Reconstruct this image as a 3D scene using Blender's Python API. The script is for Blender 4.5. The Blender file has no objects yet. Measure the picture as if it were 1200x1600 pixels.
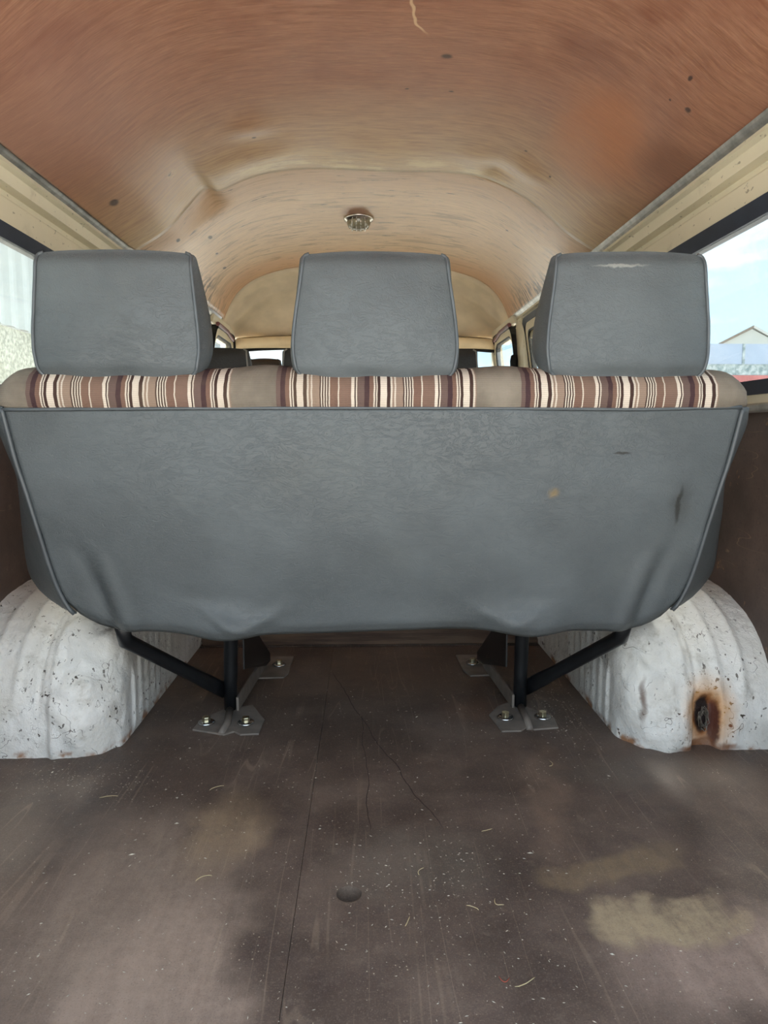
import bpy, bmesh, math, random
from mathutils import Vector, Matrix, noise as mnoise
C = bpy.context.scene.collection
sc = bpy.context.scene
R = random.Random(7)

# ---------------------------------------------------------------- camera
FPX = 1109.0
YAW, PITCH = 0.02704, 0.10775
cam_d = bpy.data.cameras.new('camera')
cam = bpy.data.objects.new('camera', cam_d); C.objects.link(cam)
cam_d.sensor_fit = 'HORIZONTAL'; cam_d.sensor_width = 36.0
cam_d.lens = FPX / 1200.0 * 36.0
cam_d.clip_start = 0.02; cam_d.clip_end = 2000
cam.location = (0, 0, 0.70)
cam.rotation_euler = (math.pi/2 - PITCH, 0, -YAW)
sc.camera = cam

# ---------------------------------------------------------------- world, sun, exposure
sc.view_settings.view_transform = 'Standard'
sc.view_settings.look = 'None'
sc.view_settings.gamma = 1.0
sc.view_settings.use_curve_mapping = False
sc.view_settings.exposure = 1.68

W = bpy.data.worlds.new('sky'); sc.world = W; W.use_nodes = True
wt = W.node_tree; wt.nodes.clear()
def wn(t, **k):
    n = wt.nodes.new(t)
    for a, b in k.items(): setattr(n, a, b)
    return n
w_out = wn('ShaderNodeOutputWorld'); w_bg = wn('ShaderNodeBackground')
w_tc = wn('ShaderNodeTexCoord'); w_sep = wn('ShaderNodeSeparateXYZ')
wt.links.new(w_tc.outputs['Generated'], w_sep.inputs[0])
w_grad = wn('ShaderNodeValToRGB')
w_grad.color_ramp.elements[0].position = 0.0; w_grad.color_ramp.elements[0].color = (0.50, 0.74, 0.90, 1)
w_grad.color_ramp.elements[1].position = 0.7; w_grad.color_ramp.elements[1].color = (0.30, 0.55, 0.90, 1)
wt.links.new(w_sep.outputs['Z'], w_grad.inputs[0])
w_map = wn('ShaderNodeMapping'); w_map.inputs['Scale'].default_value = (1.6, 1.6, 5.5)
wt.links.new(w_tc.outputs['Generated'], w_map.inputs['Vector'])
w_noi = wn('ShaderNodeTexNoise'); w_noi.inputs['Scale'].default_value = 1.7
w_noi.inputs['Detail'].default_value = 8; w_noi.inputs['Roughness'].default_value = 0.55
wt.links.new(w_map.outputs[0], w_noi.inputs['Vector'])
w_cr = wn('ShaderNodeValToRGB')
w_cr.color_ramp.elements[0].position = 0.44; w_cr.color_ramp.elements[0].color = (0, 0, 0, 1)
w_cr.color_ramp.elements[1].position = 0.60; w_cr.color_ramp.elements[1].color = (1, 1, 1, 1)
wt.links.new(w_noi.outputs[0], w_cr.inputs[0])
w_mix = wn('ShaderNodeMixRGB'); w_mix.inputs['Color2'].default_value = (1.05, 1.04, 1.0, 1)
wt.links.new(w_cr.outputs[0], w_mix.inputs['Fac']); wt.links.new(w_grad.outputs[0], w_mix.inputs['Color1'])
wt.links.new(w_mix.outputs[0], w_bg.inputs['Color']); w_bg.inputs['Strength'].default_value = 0.9
wt.links.new(w_bg.outputs[0], w_out.inputs['Surface'])

sun_d = bpy.data.lights.new('sun', 'SUN'); sun_d.energy = 9.0; sun_d.angle = 0.55; sun_d.color = (1, 0.96, 0.90)   # sun veiled by thin cloud
sun = bpy.data.objects.new('sun', sun_d); C.objects.link(sun)
el, az = math.radians(62), math.radians(0)      # sun ahead of the van, a touch to its right
sdir = Vector((math.sin(az)*math.cos(el), math.cos(az)*math.cos(el), math.sin(el)))
sun.rotation_euler = sdir.to_track_quat('Z', 'Y').to_euler()
sun.location = (4, 20, 30)

# ---------------------------------------------------------------- material helpers
class NT:
    def __init__(s, name, rough=0.6, metal=0.0, spec=0.5):
        s.m = bpy.data.materials.new(name); s.m.use_nodes = True
        s.t = s.m.node_tree; s.b = s.t.nodes['Principled BSDF']
        s.b.inputs['Roughness'].default_value = rough; s.b.inputs['Metallic'].default_value = metal
        s.b.inputs['Specular IOR Level'].default_value = spec
        s.tc = s.t.nodes.new('ShaderNodeTexCoord')
    def n(s, t, **k):
        x = s.t.nodes.new(t)
        for a, b in k.items(): setattr(x, a, b)
        return x
    def l(s, a, b): s.t.links.new(a, b)
    def co(s, kind='Object', scale=(1, 1, 1), loc=(0, 0, 0), rot=(0, 0, 0)):
        m = s.n('ShaderNodeMapping')
        m.inputs['Scale'].default_value = scale; m.inputs['Location'].default_value = loc; m.inputs['Rotation'].default_value = rot
        s.l(s.tc.outputs[kind], m.inputs['Vector']); return m.outputs[0]
    def noise(s, v, scale, detail=4, rough=0.55, dist=0.0):
        x = s.n('ShaderNodeTexNoise'); x.inputs['Scale'].default_value = scale
        x.inputs['Detail'].default_value = detail; x.inputs['Roughness'].default_value = rough
        x.inputs['Distortion'].default_value = dist
        s.l(v, x.inputs['Vector']); return x.outputs[0]
    def vor(s, v, scale, feature='F1', out=0):
        x = s.n('ShaderNodeTexVoronoi'); x.feature = feature; x.inputs['Scale'].default_value = scale
        s.l(v, x.inputs['Vector']); return x.outputs[out]
    def step(s, v, a, b, lo=0.0, hi=1.0):
        x = s.n('ShaderNodeMapRange'); x.interpolation_type = 'SMOOTHSTEP'
        x.inputs['From Min'].default_value = a; x.inputs['From Max'].default_value = b
        x.inputs['To Min'].default_value = lo; x.inputs['To Max'].default_value = hi
        if a > b:
            x.inputs['From Min'].default_value = b; x.inputs['From Max'].default_value = a
            x.inputs['To Min'].default_value = hi; x.inputs['To Max'].default_value = lo
        s.l(v, x.inputs['Value']); return x.outputs[0]
    def math(s, op, a, b=None):
        x = s.n('ShaderNodeMath', operation=op)
        for i, q in enumerate((a, b)):
            if q is None: continue
            if isinstance(q, (int, float)): x.inputs[i].default_value = q
            else: s.l(q, x.inputs[i])
        return x.outputs[0]
    def mix(s, f, a, b, mode='MIX'):
        x = s.n('ShaderNodeMixRGB', blend_type=mode)
        for i, q in ((0, f), (1, a), (2, b)):
            if isinstance(q, (int, float)): x.inputs[i].default_value = q
            elif isinstance(q, tuple): x.inputs[i].default_value = (*q, 1)
            else: s.l(q, x.inputs[i])
        return x.outputs[0]
    def sep(s, v):
        x = s.n('ShaderNodeSeparateXYZ'); s.l(v, x.inputs[0]); return x.outputs
    def line(s, v, w):                       # thin line where noise crosses 0.5
        return s.step(s.math('ABSOLUTE', s.math('SUBTRACT', v, 0.5)), w, w*0.3)
    def spot(s, v, c, r, soft=0.5, rot=0.0): # elliptical mark: centre c, radii r
        a = s.n('ShaderNodeMapping'); a.inputs['Location'].default_value = tuple(-q for q in c); s.l(v, a.inputs['Vector'])
        b = s.n('ShaderNodeMapping'); b.inputs['Rotation'].default_value = (0, 0, rot); s.l(a.outputs[0], b.inputs['Vector'])
        d = s.n('ShaderNodeMapping'); d.inputs['Scale'].default_value = tuple(1/q for q in r); s.l(b.outputs[0], d.inputs['Vector'])
        g = s.n('ShaderNodeVectorMath', operation='LENGTH'); s.l(d.outputs[0], g.inputs[0])
        return s.step(g.outputs['Value'], 1.0, 1.0 - soft)
    def warp(s, v, scale, amt, detail=3):
        x = s.n('ShaderNodeTexNoise'); x.inputs['Scale'].default_value = scale; x.inputs['Detail'].default_value = detail
        s.l(v, x.inputs['Vector'])
        a = s.n('ShaderNodeVectorMath', operation='SUBTRACT'); s.l(x.outputs[1], a.inputs[0]); a.inputs[1].default_value = (.5, .5, .5)
        b = s.n('ShaderNodeVectorMath', operation='SCALE'); s.l(a.outputs[0], b.inputs[0]); b.inputs['Scale'].default_value = amt
        c = s.n('ShaderNodeVectorMath', operation='ADD'); s.l(b.outputs[0], c.inputs[0]); s.l(v, c.inputs[1])
        return c.outputs[0]
    def bump(s, h, strength=0.3, dist=0.002):
        x = s.n('ShaderNodeBump'); x.inputs['Strength'].default_value = strength; x.inputs['Distance'].default_value = dist
        s.l(h, x.inputs['Height']); s.l(x.outputs[0], s.b.inputs['Normal'])
    def col(s, c):
        if isinstance(c, tuple): s.b.inputs['Base Color'].default_value = (*c, 1)
        else: s.l(c, s.b.inputs['Base Color'])
        return s.m
def srgb(r, g, b):
    return tuple((c/255/12.92 if c/255 <= 0.04045 else ((c/255+0.055)/1.055)**2.4) for c in (r, g, b))
def plain(name, c, rough=0.5, metal=0.0, spec=0.5, var=0.25, scale=12):
    k = NT(name, rough, metal, spec)
    v = k.noise(k.co(), scale, 5)
    return k.col(k.mix(k.step(v, .3, .7), tuple(q*(1-var) for q in c), c))

# ---------------------------------------------------------------- mesh helpers
def link(name, me, mat, parent=None, loc=None, smooth=False):
    o = bpy.data.objects.new(name, me); C.objects.link(o)
    if mat: me.materials.append(mat)
    if parent: o.parent = parent
    if loc is not None: o.location = loc
    if smooth:
        for p in me.polygons: p.use_smooth = True
    return o
def mesh(name, verts, faces, mat, parent=None, loc=None, smooth=False, recalc=True):
    """verts are world coordinates; loc/parent origin is subtracted"""
    off = Vector((0, 0, 0))
    if parent is not None:
        q = parent
        while q is not None: off += q.location; q = q.parent
    if loc is not None: off += Vector(loc)
    me = bpy.data.meshes.new(name)
    me.from_pydata([Vector(v) - off for v in verts], [], faces)
    if recalc:
        bm = bmesh.new(); bm.from_mesh(me); bmesh.ops.recalc_face_normals(bm, faces=bm.faces); bm.to_mesh(me); bm.free()
    me.update()
    return link(name, me, mat, parent, loc, smooth)
def empty(name, loc, label=None, cat=None, group=None):
    o = bpy.data.objects.new(name, None); C.objects.link(o); o.location = loc; o.empty_display_size = .1
    if label: tag(o, label, cat, group)
    return o
def tag(o, label, cat, group=None):
    o['label'] = label; o['category'] = cat
    if group: o['group'] = group
    return o
def struct(o):
    o['kind'] = 'structure'; return o
class MB:
    def __init__(s): s.v = []; s.f = []
    def add(s, v, f):
        k = len(s.v); s.v += [tuple(q) for q in v]; s.f += [tuple(i+k for i in q) for q in f]; return s
    def box(s, x0, x1, y0, y1, z0, z1):
        return s.add([(x0,y0,z0),(x1,y0,z0),(x1,y1,z0),(x0,y1,z0),(x0,y0,z1),(x1,y0,z1),(x1,y1,z1),(x0,y1,z1)],
                     [(0,3,2,1),(4,5,6,7),(0,1,5,4),(1,2,6,5),(2,3,7,6),(3,0,4,7)])
    def tube(s, pts, r, n=10, cap=True, flat=None):
        pts = [Vector(p) for p in pts]; rs = r if isinstance(r, (list, tuple)) else [r]*len(pts)
        ref = None; rings = []
        for i, p in enumerate(pts):
            t = (pts[min(i+1, len(pts)-1)] - pts[max(i-1, 0)]).normalized()
            if ref is None:
                ref = t.orthogonal().normalized()
                if abs(t.z) < .9: ref = (Vector((0,0,1)) - t*t.z).normalized()
            ref = (ref - t*ref.dot(t)).normalized(); b = t.cross(ref)
            fl = flat[i] if flat else 1.0
            rings.append([p + ref*(math.cos(a)*rs[i]) + b*(math.sin(a)*rs[i]*fl) for a in [2*math.pi*k/n for k in range(n)]])
        v = [q for g in rings for q in g]; f = []
        for i in range(len(pts)-1):
            for k in range(n):
                f.append((i*n+k, i*n+(k+1)%n, (i+1)*n+(k+1)%n, (i+1)*n+k))
        if cap: f.append(tuple(range(n-1, -1, -1))); f.append(tuple((len(pts)-1)*n+k for k in range(n)))
        return s.add(v, f)
    def grid(s, P, nu, nv, closeu=False):
        v = [P(i, j) for i in range(nu) for j in range(nv)]; f = []
        for i in range(nu if closeu else nu-1):
            for j in range(nv-1):
                a = (i+1) % nu
                f.append((i*nv+j, a*nv+j, a*nv+j+1, i*nv+j+1))
        return s.add(v, f)
    def prism(s, poly, d):                 # poly in 3-D, extruded by vector d
        n = len(poly); d = Vector(d)
        v = [Vector(p) for p in poly] + [Vector(p)+d for p in poly]
        f = [tuple(range(n-1, -1, -1)), tuple(range(n, 2*n))] + [(i, (i+1)%n, n+(i+1)%n, n+i) for i in range(n)]
        return s.add(v, f)
    def lathe(s, c, prof, n=24):
        c = Vector(c); m = len(prof)
        v = [c + Vector((r*math.cos(2*math.pi*k/n), r*math.sin(2*math.pi*k/n), z)) for k in range(n) for r, z in prof]
        f = [(k*m+j, ((k+1)%n)*m+j, ((k+1)%n)*m+j+1, k*m+j+1) for k in range(n) for j in range(m-1)]
        return s.add(v, f)
    def build(s, name, mat, parent=None, loc=None, smooth=False):
        return mesh(name, s.v, s.f, mat, parent, loc, smooth)
def bevel(o, w=.003, seg=2):
    m = o.modifiers.new('bevel', 'BEVEL'); m.width = w; m.segments = seg; m.limit_method = 'ANGLE'; return o
def solid(o, t, off=-1):
    m = o.modifiers.new('solid', 'SOLIDIFY'); m.thickness = t; m.offset = off; return o
def lerp_tab(tab, x):
    if x <= tab[0][0]: return tab[0][1]
    for (a, p), (b, q) in zip(tab, tab[1:]):
        if x <= b:
            t = (x-a)/(b-a); return p + (q-p)*t
    return tab[-1][1]
def spline_tab(tab, x):                    # Catmull-Rom through (x, value)
    n = len(tab)
    if x <= tab[0][0]: return tab[0][1]
    if x >= tab[-1][0]: return tab[-1][1]
    for i in range(n-1):
        a, b = tab[i], tab[i+1]
        if x <= b[0]:
            h = b[0]-a[0]; t = (x-a[0])/h
            m0 = (b[1]-tab[i-1][1])/(b[0]-tab[i-1][0])*h if i > 0 else (b[1]-a[1])
            m1 = (tab[i+2][1]-a[1])/(tab[i+2][0]-a[0])*h if i+2 < n else (b[1]-a[1])
            return (2*t**3-3*t*t+1)*a[1] + (t**3-2*t*t+t)*m0 + (-2*t**3+3*t*t)*b[1] + (t**3-t*t)*m1
def sm(a, b, x):
    t = max(0.0, min(1.0, (x-a)/(b-a))); return t*t*(3-2*t)
def gau(x, c, w): return math.exp(-((x-c)/w)**2)
def fbm(x, y, z, o=4): return mnoise.fractal(Vector((x, y, z)), 1.0, 2.0, o)

# ---------------------------------------------------------------- materials
def mat_vinyl(name, base, marks=None, worn=0.5):
    k = NT(name, .46, 0, .4)
    o = k.co()
    big = k.noise(o, 5, 4, .6)
    fine = k.noise(o, 60, 3)
    c = k.mix(k.step(big, .3, .7), tuple(q*.86 for q in base), tuple(q*1.14 for q in base))
    c = k.mix(k.math('MULTIPLY', k.step(k.noise(o, 3.1, 5, .65), .52, .75), .35*worn), c, srgb(112, 114, 108))
    c = k.mix(k.math('MULTIPLY', fine, .25), c, tuple(q*.75 for q in base))
    if marks: c = marks(k, o, c)
    k.l(k.step(big, .3, .7, .42, .55), k.b.inputs['Roughness'])
    w = k.warp(o, 14, .02)
    cell = k.vor(w, 190, 'DISTANCE_TO_EDGE')
    wr = k.noise(k.warp(k.co(scale=(1, 1, 1.8)), 7, .08), 46, 4, .65, .8)
    h = k.math('ADD', k.math('MULTIPLY', k.step(cell, 0, .25), .22), k.math('MULTIPLY', k.step(k.math('ABSOLUTE', k.math('SUBTRACT', wr, .5)), 0, .045), 1.0))
    k.bump(h, .36, .0015)
    return k.col(c)
BL = Vector((.02, 1.75, 0))                # bench origin
def bench_marks(k, o, c):
    ow = k.warp(o, 30, .02)
    c = k.mix(k.math('MULTIPLY', k.spot(ow, (.357-BL.x, 1.34-BL.y, .59), (.018, .4, .013), .9), .55), c, srgb(140, 112, 60))
    c = k.mix(k.math('MULTIPLY', k.spot(ow, (.60-BL.x, 1.35-BL.y, .567), (.008, .4, .05), .7), .8), c, srgb(28, 28, 26))
    c = k.mix(k.math('MULTIPLY', k.spot(ow, (.605-BL.x, 1.35-BL.y, .567), (.035, .4, .065), 1), .45), c, srgb(48, 48, 44))
    c = k.mix(k.math('MULTIPLY', k.spot(k.warp(o, 60, .006), (.48-BL.x, 1.33-BL.y, .667), (.022, .4, .0035), .6), .8), c, srgb(36, 32, 28))
    return c
V_BASE = srgb(83, 88, 90)
m_vinyl_back = mat_vinyl('grey_vinyl_back', V_BASE, bench_marks)
m_vinyl = mat_vinyl('grey_vinyl', V_BASE)
m_vinyl_dark = mat_vinyl('dark_vinyl', srgb(52, 52, 50))
m_vinyl_brown = mat_vinyl('brown_vinyl', srgb(64, 52, 42))
m_piping = plain('piping_vinyl', srgb(80, 85, 88), .4)
m_pip_dark = plain('piping_dark', srgb(150, 148, 140), .5)

def mat_fabric():
    k = NT('striped_fabric', .95, 0, .1)
    o = k.co(); x = k.sep(o)[0]
    wx = k.math('ADD', x, k.math('MULTIPLY', k.math('SUBTRACT', k.noise(o, 25, 2), .5), .004))
    sh = k.math('ADD', wx, .2205 + BL.x - .022)
    m = k.math('SUBTRACT', k.math('FLOORED_MODULO', sh, .441), .2205)
    inside = k.step(k.math('ABSOLUTE', m), .1805, .1795)
    t = k.math('FRACT', k.math('ADD', k.math('DIVIDE', k.math('SUBTRACT', k.math('ADD', m, .18), .0415), .150), 4.0))
    cream, dark, white, tan = srgb(212, 198, 182), srgb(66, 50, 46), srgb(205, 192, 176), srgb(146, 125, 110)
    brown, mid, purp, gb = srgb(118, 92, 80), srgb(122, 98, 86), srgb(70, 52, 54), srgb(104, 86, 80)
    seg = [(0, cream), (25, dark), (50, white), (63, tan), (77, white), (90, tan)]
    for i in range(8): seg.append((140 + i*9.4, dark if i % 2 == 0 else white))
    seg += [(215, brown), (270, white), (281, mid), (365, cream), (390, dark), (398, white), (408, gb), (460, purp), (495, brown),
            (525, white), (535, dark), (543, white), (552, dark), (573, cream)]
    cr = k.n('ShaderNodeValToRGB'); e = cr.color_ramp; e.interpolation = 'CONSTANT'
    e.elements[0].position = 0; e.elements[0].color = (*seg[0][1], 1)
    e.elements.remove(e.elements[1])
    for p, c in seg[1:]:
        q = e.elements.new(p/595.0); q.color = (*c, 1)
    k.l(t, cr.inputs[0])
    weave = k.n('ShaderNodeTexWave'); weave.bands_direction = 'Z'; weave.inputs['Scale'].default_value = 90
    weave.inputs['Distortion'].default_value = 1.0; k.l(o, weave.inputs['Vector'])
    wv2 = k.n('ShaderNodeTexWave'); wv2.bands_direction = 'X'; wv2.inputs['Scale'].default_value = 160; k.l(o, wv2.inputs['Vector'])
    stripe = k.mix(k.math('MULTIPLY', weave.outputs['Fac'], .22), cr.outputs[0], srgb(60, 45, 42))
    band = k.mix(k.step(k.noise(o, 14, 4), .3, .7), srgb(114, 105, 94), srgb(140, 130, 117))
    band = k.mix(k.math('MULTIPLY', wv2.outputs['Fac'], .2), band, srgb(84, 78, 66))
    c = k.mix(inside, band, stripe)
    c = k.mix(k.math('MULTIPLY', k.step(k.noise(o, 8, 5), .45, .75), .25), c, srgb(135, 118, 96))
    k.bump(k.math('ADD', weave.outputs['Fac'], wv2.outputs['Fac']), .4, .001)
    return k.col(c)
m_fabric = mat_fabric()

def mat_wood(name, rear):
    k = NT(name, .38, 0, .6)
    u = k.co('UV')
    g1 = k.noise(k.co('UV', (26, 300, 1)), 1, 6, .65, .2)
    g2 = k.noise(k.co('UV', (10, 85, 1)), 1, 5, .62, .4)
    big = k.noise(u, 2.6, 4, .6)
    uw = k.warp(u, 5, .12)
    sp = k.sep(uw)
    if rear:
        a, b = srgb(132, 88, 68), srgb(160, 114, 90)
    else:
        a, b = srgb(204, 166, 126), srgb(234, 204, 166)
    c = k.mix(k.step(g2, .25, .75), a, b)
    c = k.mix(k.math('MULTIPLY', k.step(g1, .45, .8), .38), c, srgb(196, 156, 116) if rear else srgb(238, 206, 158))
    c = k.mix(k.math('MULTIPLY', k.step(g1, .46, .25), .38), c, srgb(92, 56, 42) if rear else srgb(120, 84, 56))
    if rear:
        c = k.mix(k.math('MULTIPLY', k.step(big, .5, .7), .45), c, srgb(112, 60, 42))
        # sun-bleached varnish towards the joint, with its gloss highlights painted in
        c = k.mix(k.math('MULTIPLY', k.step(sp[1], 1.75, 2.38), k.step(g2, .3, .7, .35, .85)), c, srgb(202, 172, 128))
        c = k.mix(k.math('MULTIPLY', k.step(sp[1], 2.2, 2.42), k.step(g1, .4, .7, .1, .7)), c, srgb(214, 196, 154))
        c = k.mix(k.math('MULTIPLY', k.step(sp[1], 2.22, 2.36), k.math('MULTIPLY', k.step(k.math('ABSOLUTE', sp[0]), .62, .38), k.step(k.noise(k.co('UV', (5, 14, 1)), 1, 6, .7), .46, .62, 0, .7))), c, srgb(222, 204, 160))  # pale central blotches: reflected gloss put into the colour
        # orange mend and damp stains on the right, grey bloom on the left
        c = k.mix(k.math('MULTIPLY', k.spot(uw, (.60, 1.85, 0), (.16, .34, 9), .6), .5), c, srgb(176, 106, 54))
        c = k.mix(k.math('MULTIPLY', k.spot(uw, (.74, 1.72, 0), (.10, .14, 9), .9), .5), c, srgb(98, 62, 44))
        c = k.mix(k.math('MULTIPLY', k.spot(uw, (.45, 1.55, 0), (.14, .09, 9), .9), .45), c, srgb(104, 60, 48))
        c = k.mix(k.math('MULTIPLY', k.spot(uw, (.12, 1.45, 0), (.25, .10, 9), 1), .4), c, srgb(118, 66, 48))
        c = k.mix(k.math('MULTIPLY', k.spot(uw, (-.80, 1.55, 0), (.5, .5, 9), 1), .35), c, srgb(160, 128, 118))
        marks = [(-.76, 2.03, .017, .028), (.70, 1.515, .010, .010), (.17, 1.70, .018, .012), (-.33, 2.11, .008, .008), (.45, 2.10, .006, .006),
                 (-.60, 2.12, .008, .014), (-.86, 2.25, .007, .010), (.09, 1.86, .008, .005), (.20, 1.86, .009, .005), (.66, 1.44, .006, .012),
                 (.66, 1.53, .004, .004), (.55, 2.16, .005, .008), (.82, 2.0, .004, .014)]
        for x, y, a_, b_ in marks:
            c = k.mix(k.math('MULTIPLY', k.spot(k.warp(u, 60, .006), (x, y, 0), (a_, b_, 9), .6), .85), c, srgb(48, 40, 40))
        for x, y in ((-.595, 2.13), (-.86, 2.26)):
            c = k.mix(k.math('MULTIPLY', k.spot(k.warp(u, 80, .02), (x, y, 0), (.02, .03, 9), .4), k.step(k.noise(u, 120), .45, .6)), c, srgb(190, 160, 120))
        # pale gouge across the middle
        d = k.math('ABSOLUTE', k.math('SUBTRACT', sp[0], k.math('ADD', .09, k.math('MULTIPLY', k.math('SUBTRACT', sp[1], 1.5), .28))))
        gouge = k.math('MULTIPLY', k.step(d, .004, .0015), k.math('MULTIPLY', k.step(sp[1], 1.36, 1.40), k.step(sp[1], 1.64, 1.6)))
        c = k.mix(k.math('MULTIPLY', gouge, .6), c, srgb(220, 190, 150))
    else:
        c = k.mix(k.math('MULTIPLY', k.step(k.noise(k.co('UV', (3, 14, 1)), 1.4, 6, .7, 1.0), .50, .66), .55), c, srgb(136, 104, 62))
        c = k.mix(k.math('MULTIPLY', k.step(sp[1], 2.75, 2.45), .45), c, srgb(172, 128, 94))
        c = k.mix(k.math('MULTIPLY', k.step(sp[1], 3.4, 3.75), .5), c, srgb(206, 146, 100))
        c = k.mix(k.math('MULTIPLY', k.step(k.noise(k.co('UV', (7, 40, 1)), 1, 5, .7), .60, .68), .8), c, srgb(70, 52, 38))
        c = k.mix(k.math('MULTIPLY', k.spot(k.warp(u, 30, .02), (-.04, 2.90, 0), (.075, .11, 9), .6), .75), c, srgb(140, 82, 54))
        for x in (-.85, .85):
            c = k.mix(k.math('MULTIPLY', k.spot(uw, (x, 3.2, 0), (.12, .75, 9), .8), k.step(k.noise(u, 30, 5), .42, .6)), c, srgb(92, 70, 48))
        for x, y, a_, b_ in ((-.62, 2.75, .012, .03), (-.70, 3.3, .012, .03), (-.72, 2.55, .010, .02), (.30, 2.62, .02, .004), (-.66, 3.0, .008, .02), (.56, 2.8, .008, .01)):
            c = k.mix(k.math('MULTIPLY', k.spot(k.warp(u, 40, .01), (x, y, 0), (a_, b_, 9), .5), .9), c, srgb(44, 32, 26))
    if not rear:
        c = k.mix(k.math('MULTIPLY', k.step(k.sep(k.warp(u, 40, .004))[1], 2.414, 2.404), .9), c, srgb(58, 36, 24))   # grime in the joint
    k.l(k.step(g2, .3, .7, .30, .44), k.b.inputs['Roughness'])
    k.bump(g1, .16, .001)
    return k.col(c)
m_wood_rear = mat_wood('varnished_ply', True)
m_wood_front = mat_wood('bleached_ply', False)

def mat_floor():
    k = NT('brown_film_ply', .55, 0, .35)
    o = k.co()
    big = k.noise(o, 3.5, 6, .65)
    c = k.mix(k.step(big, .3, .7), srgb(76, 64, 57), srgb(116, 100, 89))
    c = k.mix(k.math('MULTIPLY', k.step(k.noise(o, 11, 6, .7), .45, .75), .5), c, srgb(74, 62, 60))
    fine = k.noise(o, 160, 3)
    c = k.mix(k.math('MULTIPLY', k.step(fine, .5, .8), .35), c, srgb(140, 122, 108))
    # drag-worn dust plus fallen light painted pale, streaked along the loading direction
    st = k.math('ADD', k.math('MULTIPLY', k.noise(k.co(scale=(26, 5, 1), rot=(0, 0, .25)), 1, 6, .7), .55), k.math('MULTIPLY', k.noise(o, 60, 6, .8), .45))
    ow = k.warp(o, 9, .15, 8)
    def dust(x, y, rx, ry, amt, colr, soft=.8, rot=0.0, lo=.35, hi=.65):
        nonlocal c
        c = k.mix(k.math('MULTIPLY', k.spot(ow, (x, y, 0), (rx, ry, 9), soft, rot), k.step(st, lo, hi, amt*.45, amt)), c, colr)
    dust(-.36, 1.00, .24, .42, .9, srgb(158, 140, 124))  # lower left area: dust and light on the boards in one colour
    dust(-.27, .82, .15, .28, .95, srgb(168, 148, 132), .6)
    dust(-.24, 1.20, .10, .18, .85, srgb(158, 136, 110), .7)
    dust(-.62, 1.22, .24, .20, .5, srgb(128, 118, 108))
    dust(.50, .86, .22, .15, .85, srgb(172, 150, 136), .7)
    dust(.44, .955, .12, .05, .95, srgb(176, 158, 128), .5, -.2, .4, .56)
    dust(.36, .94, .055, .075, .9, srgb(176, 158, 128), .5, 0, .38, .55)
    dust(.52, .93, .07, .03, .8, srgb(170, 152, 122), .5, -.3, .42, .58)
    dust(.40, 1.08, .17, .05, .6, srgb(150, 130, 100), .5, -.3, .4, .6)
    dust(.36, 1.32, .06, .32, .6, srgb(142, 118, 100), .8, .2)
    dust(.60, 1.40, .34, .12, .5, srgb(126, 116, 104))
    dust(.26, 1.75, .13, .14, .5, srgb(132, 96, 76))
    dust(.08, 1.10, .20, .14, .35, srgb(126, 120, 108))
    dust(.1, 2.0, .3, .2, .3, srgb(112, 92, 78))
    # scuffs, scratches and long cracks
    for r_, lc, sc_, am in ((.45, 0, 1.0, .24), (-.5, 3, 1.0, .24), (.12, 6, 1.3, .16), (1.1, 9, .8, .16)):
        ss = k.math('MULTIPLY', k.line(k.noise(k.co(scale=(11*sc_, .55*sc_, 1), rot=(0, 0, r_), loc=(lc, lc, 0)), 1, 1.5, .4), .005), k.step(k.noise(k.co(loc=(lc, 0, 0)), 5, 3), .48, .60))
        c = k.mix(k.math('MULTIPLY', ss, am), c, srgb(176, 156, 134))
    gr = k.noise(o, 420, 2)
    c = k.mix(k.math('MULTIPLY', k.step(gr, .55, .75), .30), c, srgb(168, 152, 138))
    c = k.mix(k.math('MULTIPLY', k.step(gr, .45, .25), .35), c, srgb(48, 38, 36))
    c = k.mix(k.math('MULTIPLY', k.step(k.noise(o, 24, 8, .8), .52, .72), .28), c, srgb(150, 134, 120))
    yy = k.sep(k.warp(o, 6, .03))
    def crack(y0, y1, x0, a, b_, w, amt):     # long bowed scratch x = x0 + a*t + b*t*t
        nonlocal c
        t = k.math('SUBTRACT', yy[1], y0)
        xx = k.math('ADD', k.math('ADD', x0, k.math('MULTIPLY', t, a)), k.math('MULTIPLY', k.math('MULTIPLY', t, t), b_))
        d = k.math('ABSOLUTE', k.math('SUBTRACT', yy[0], xx))
        m = k.math('MULTIPLY', k.step(d, w, w*.4), k.math('MULTIPLY', k.step(yy[1], y0-.02, y0+.04), k.step(yy[1], y1+.02, y1-.04)))
        c = k.mix(k.math('MULTIPLY', m, amt), c, srgb(36, 27, 26))
    crack(1.20, 2.05, .137, -.31, .04, .0016, .8)
    crack(1.19, 1.72, .007, -.02, -.02, .0013, .7)
    speck = k.vor(o, 85)
    c = k.mix(k.math('MULTIPLY', k.step(speck, .12, .05), k.step(k.noise(o, 9, 4), .5, .62)), c, srgb(196, 184, 160))
    k.l(k.step(big, .3, .7, .42, .62), k.b.inputs['Roughness'])
    k.bump(k.math('ADD', fine, k.math('MULTIPLY', k.noise(o, 30), 1.5)), .25, .001)
    return k.col(c)
m_floor = mat_floor()
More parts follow.
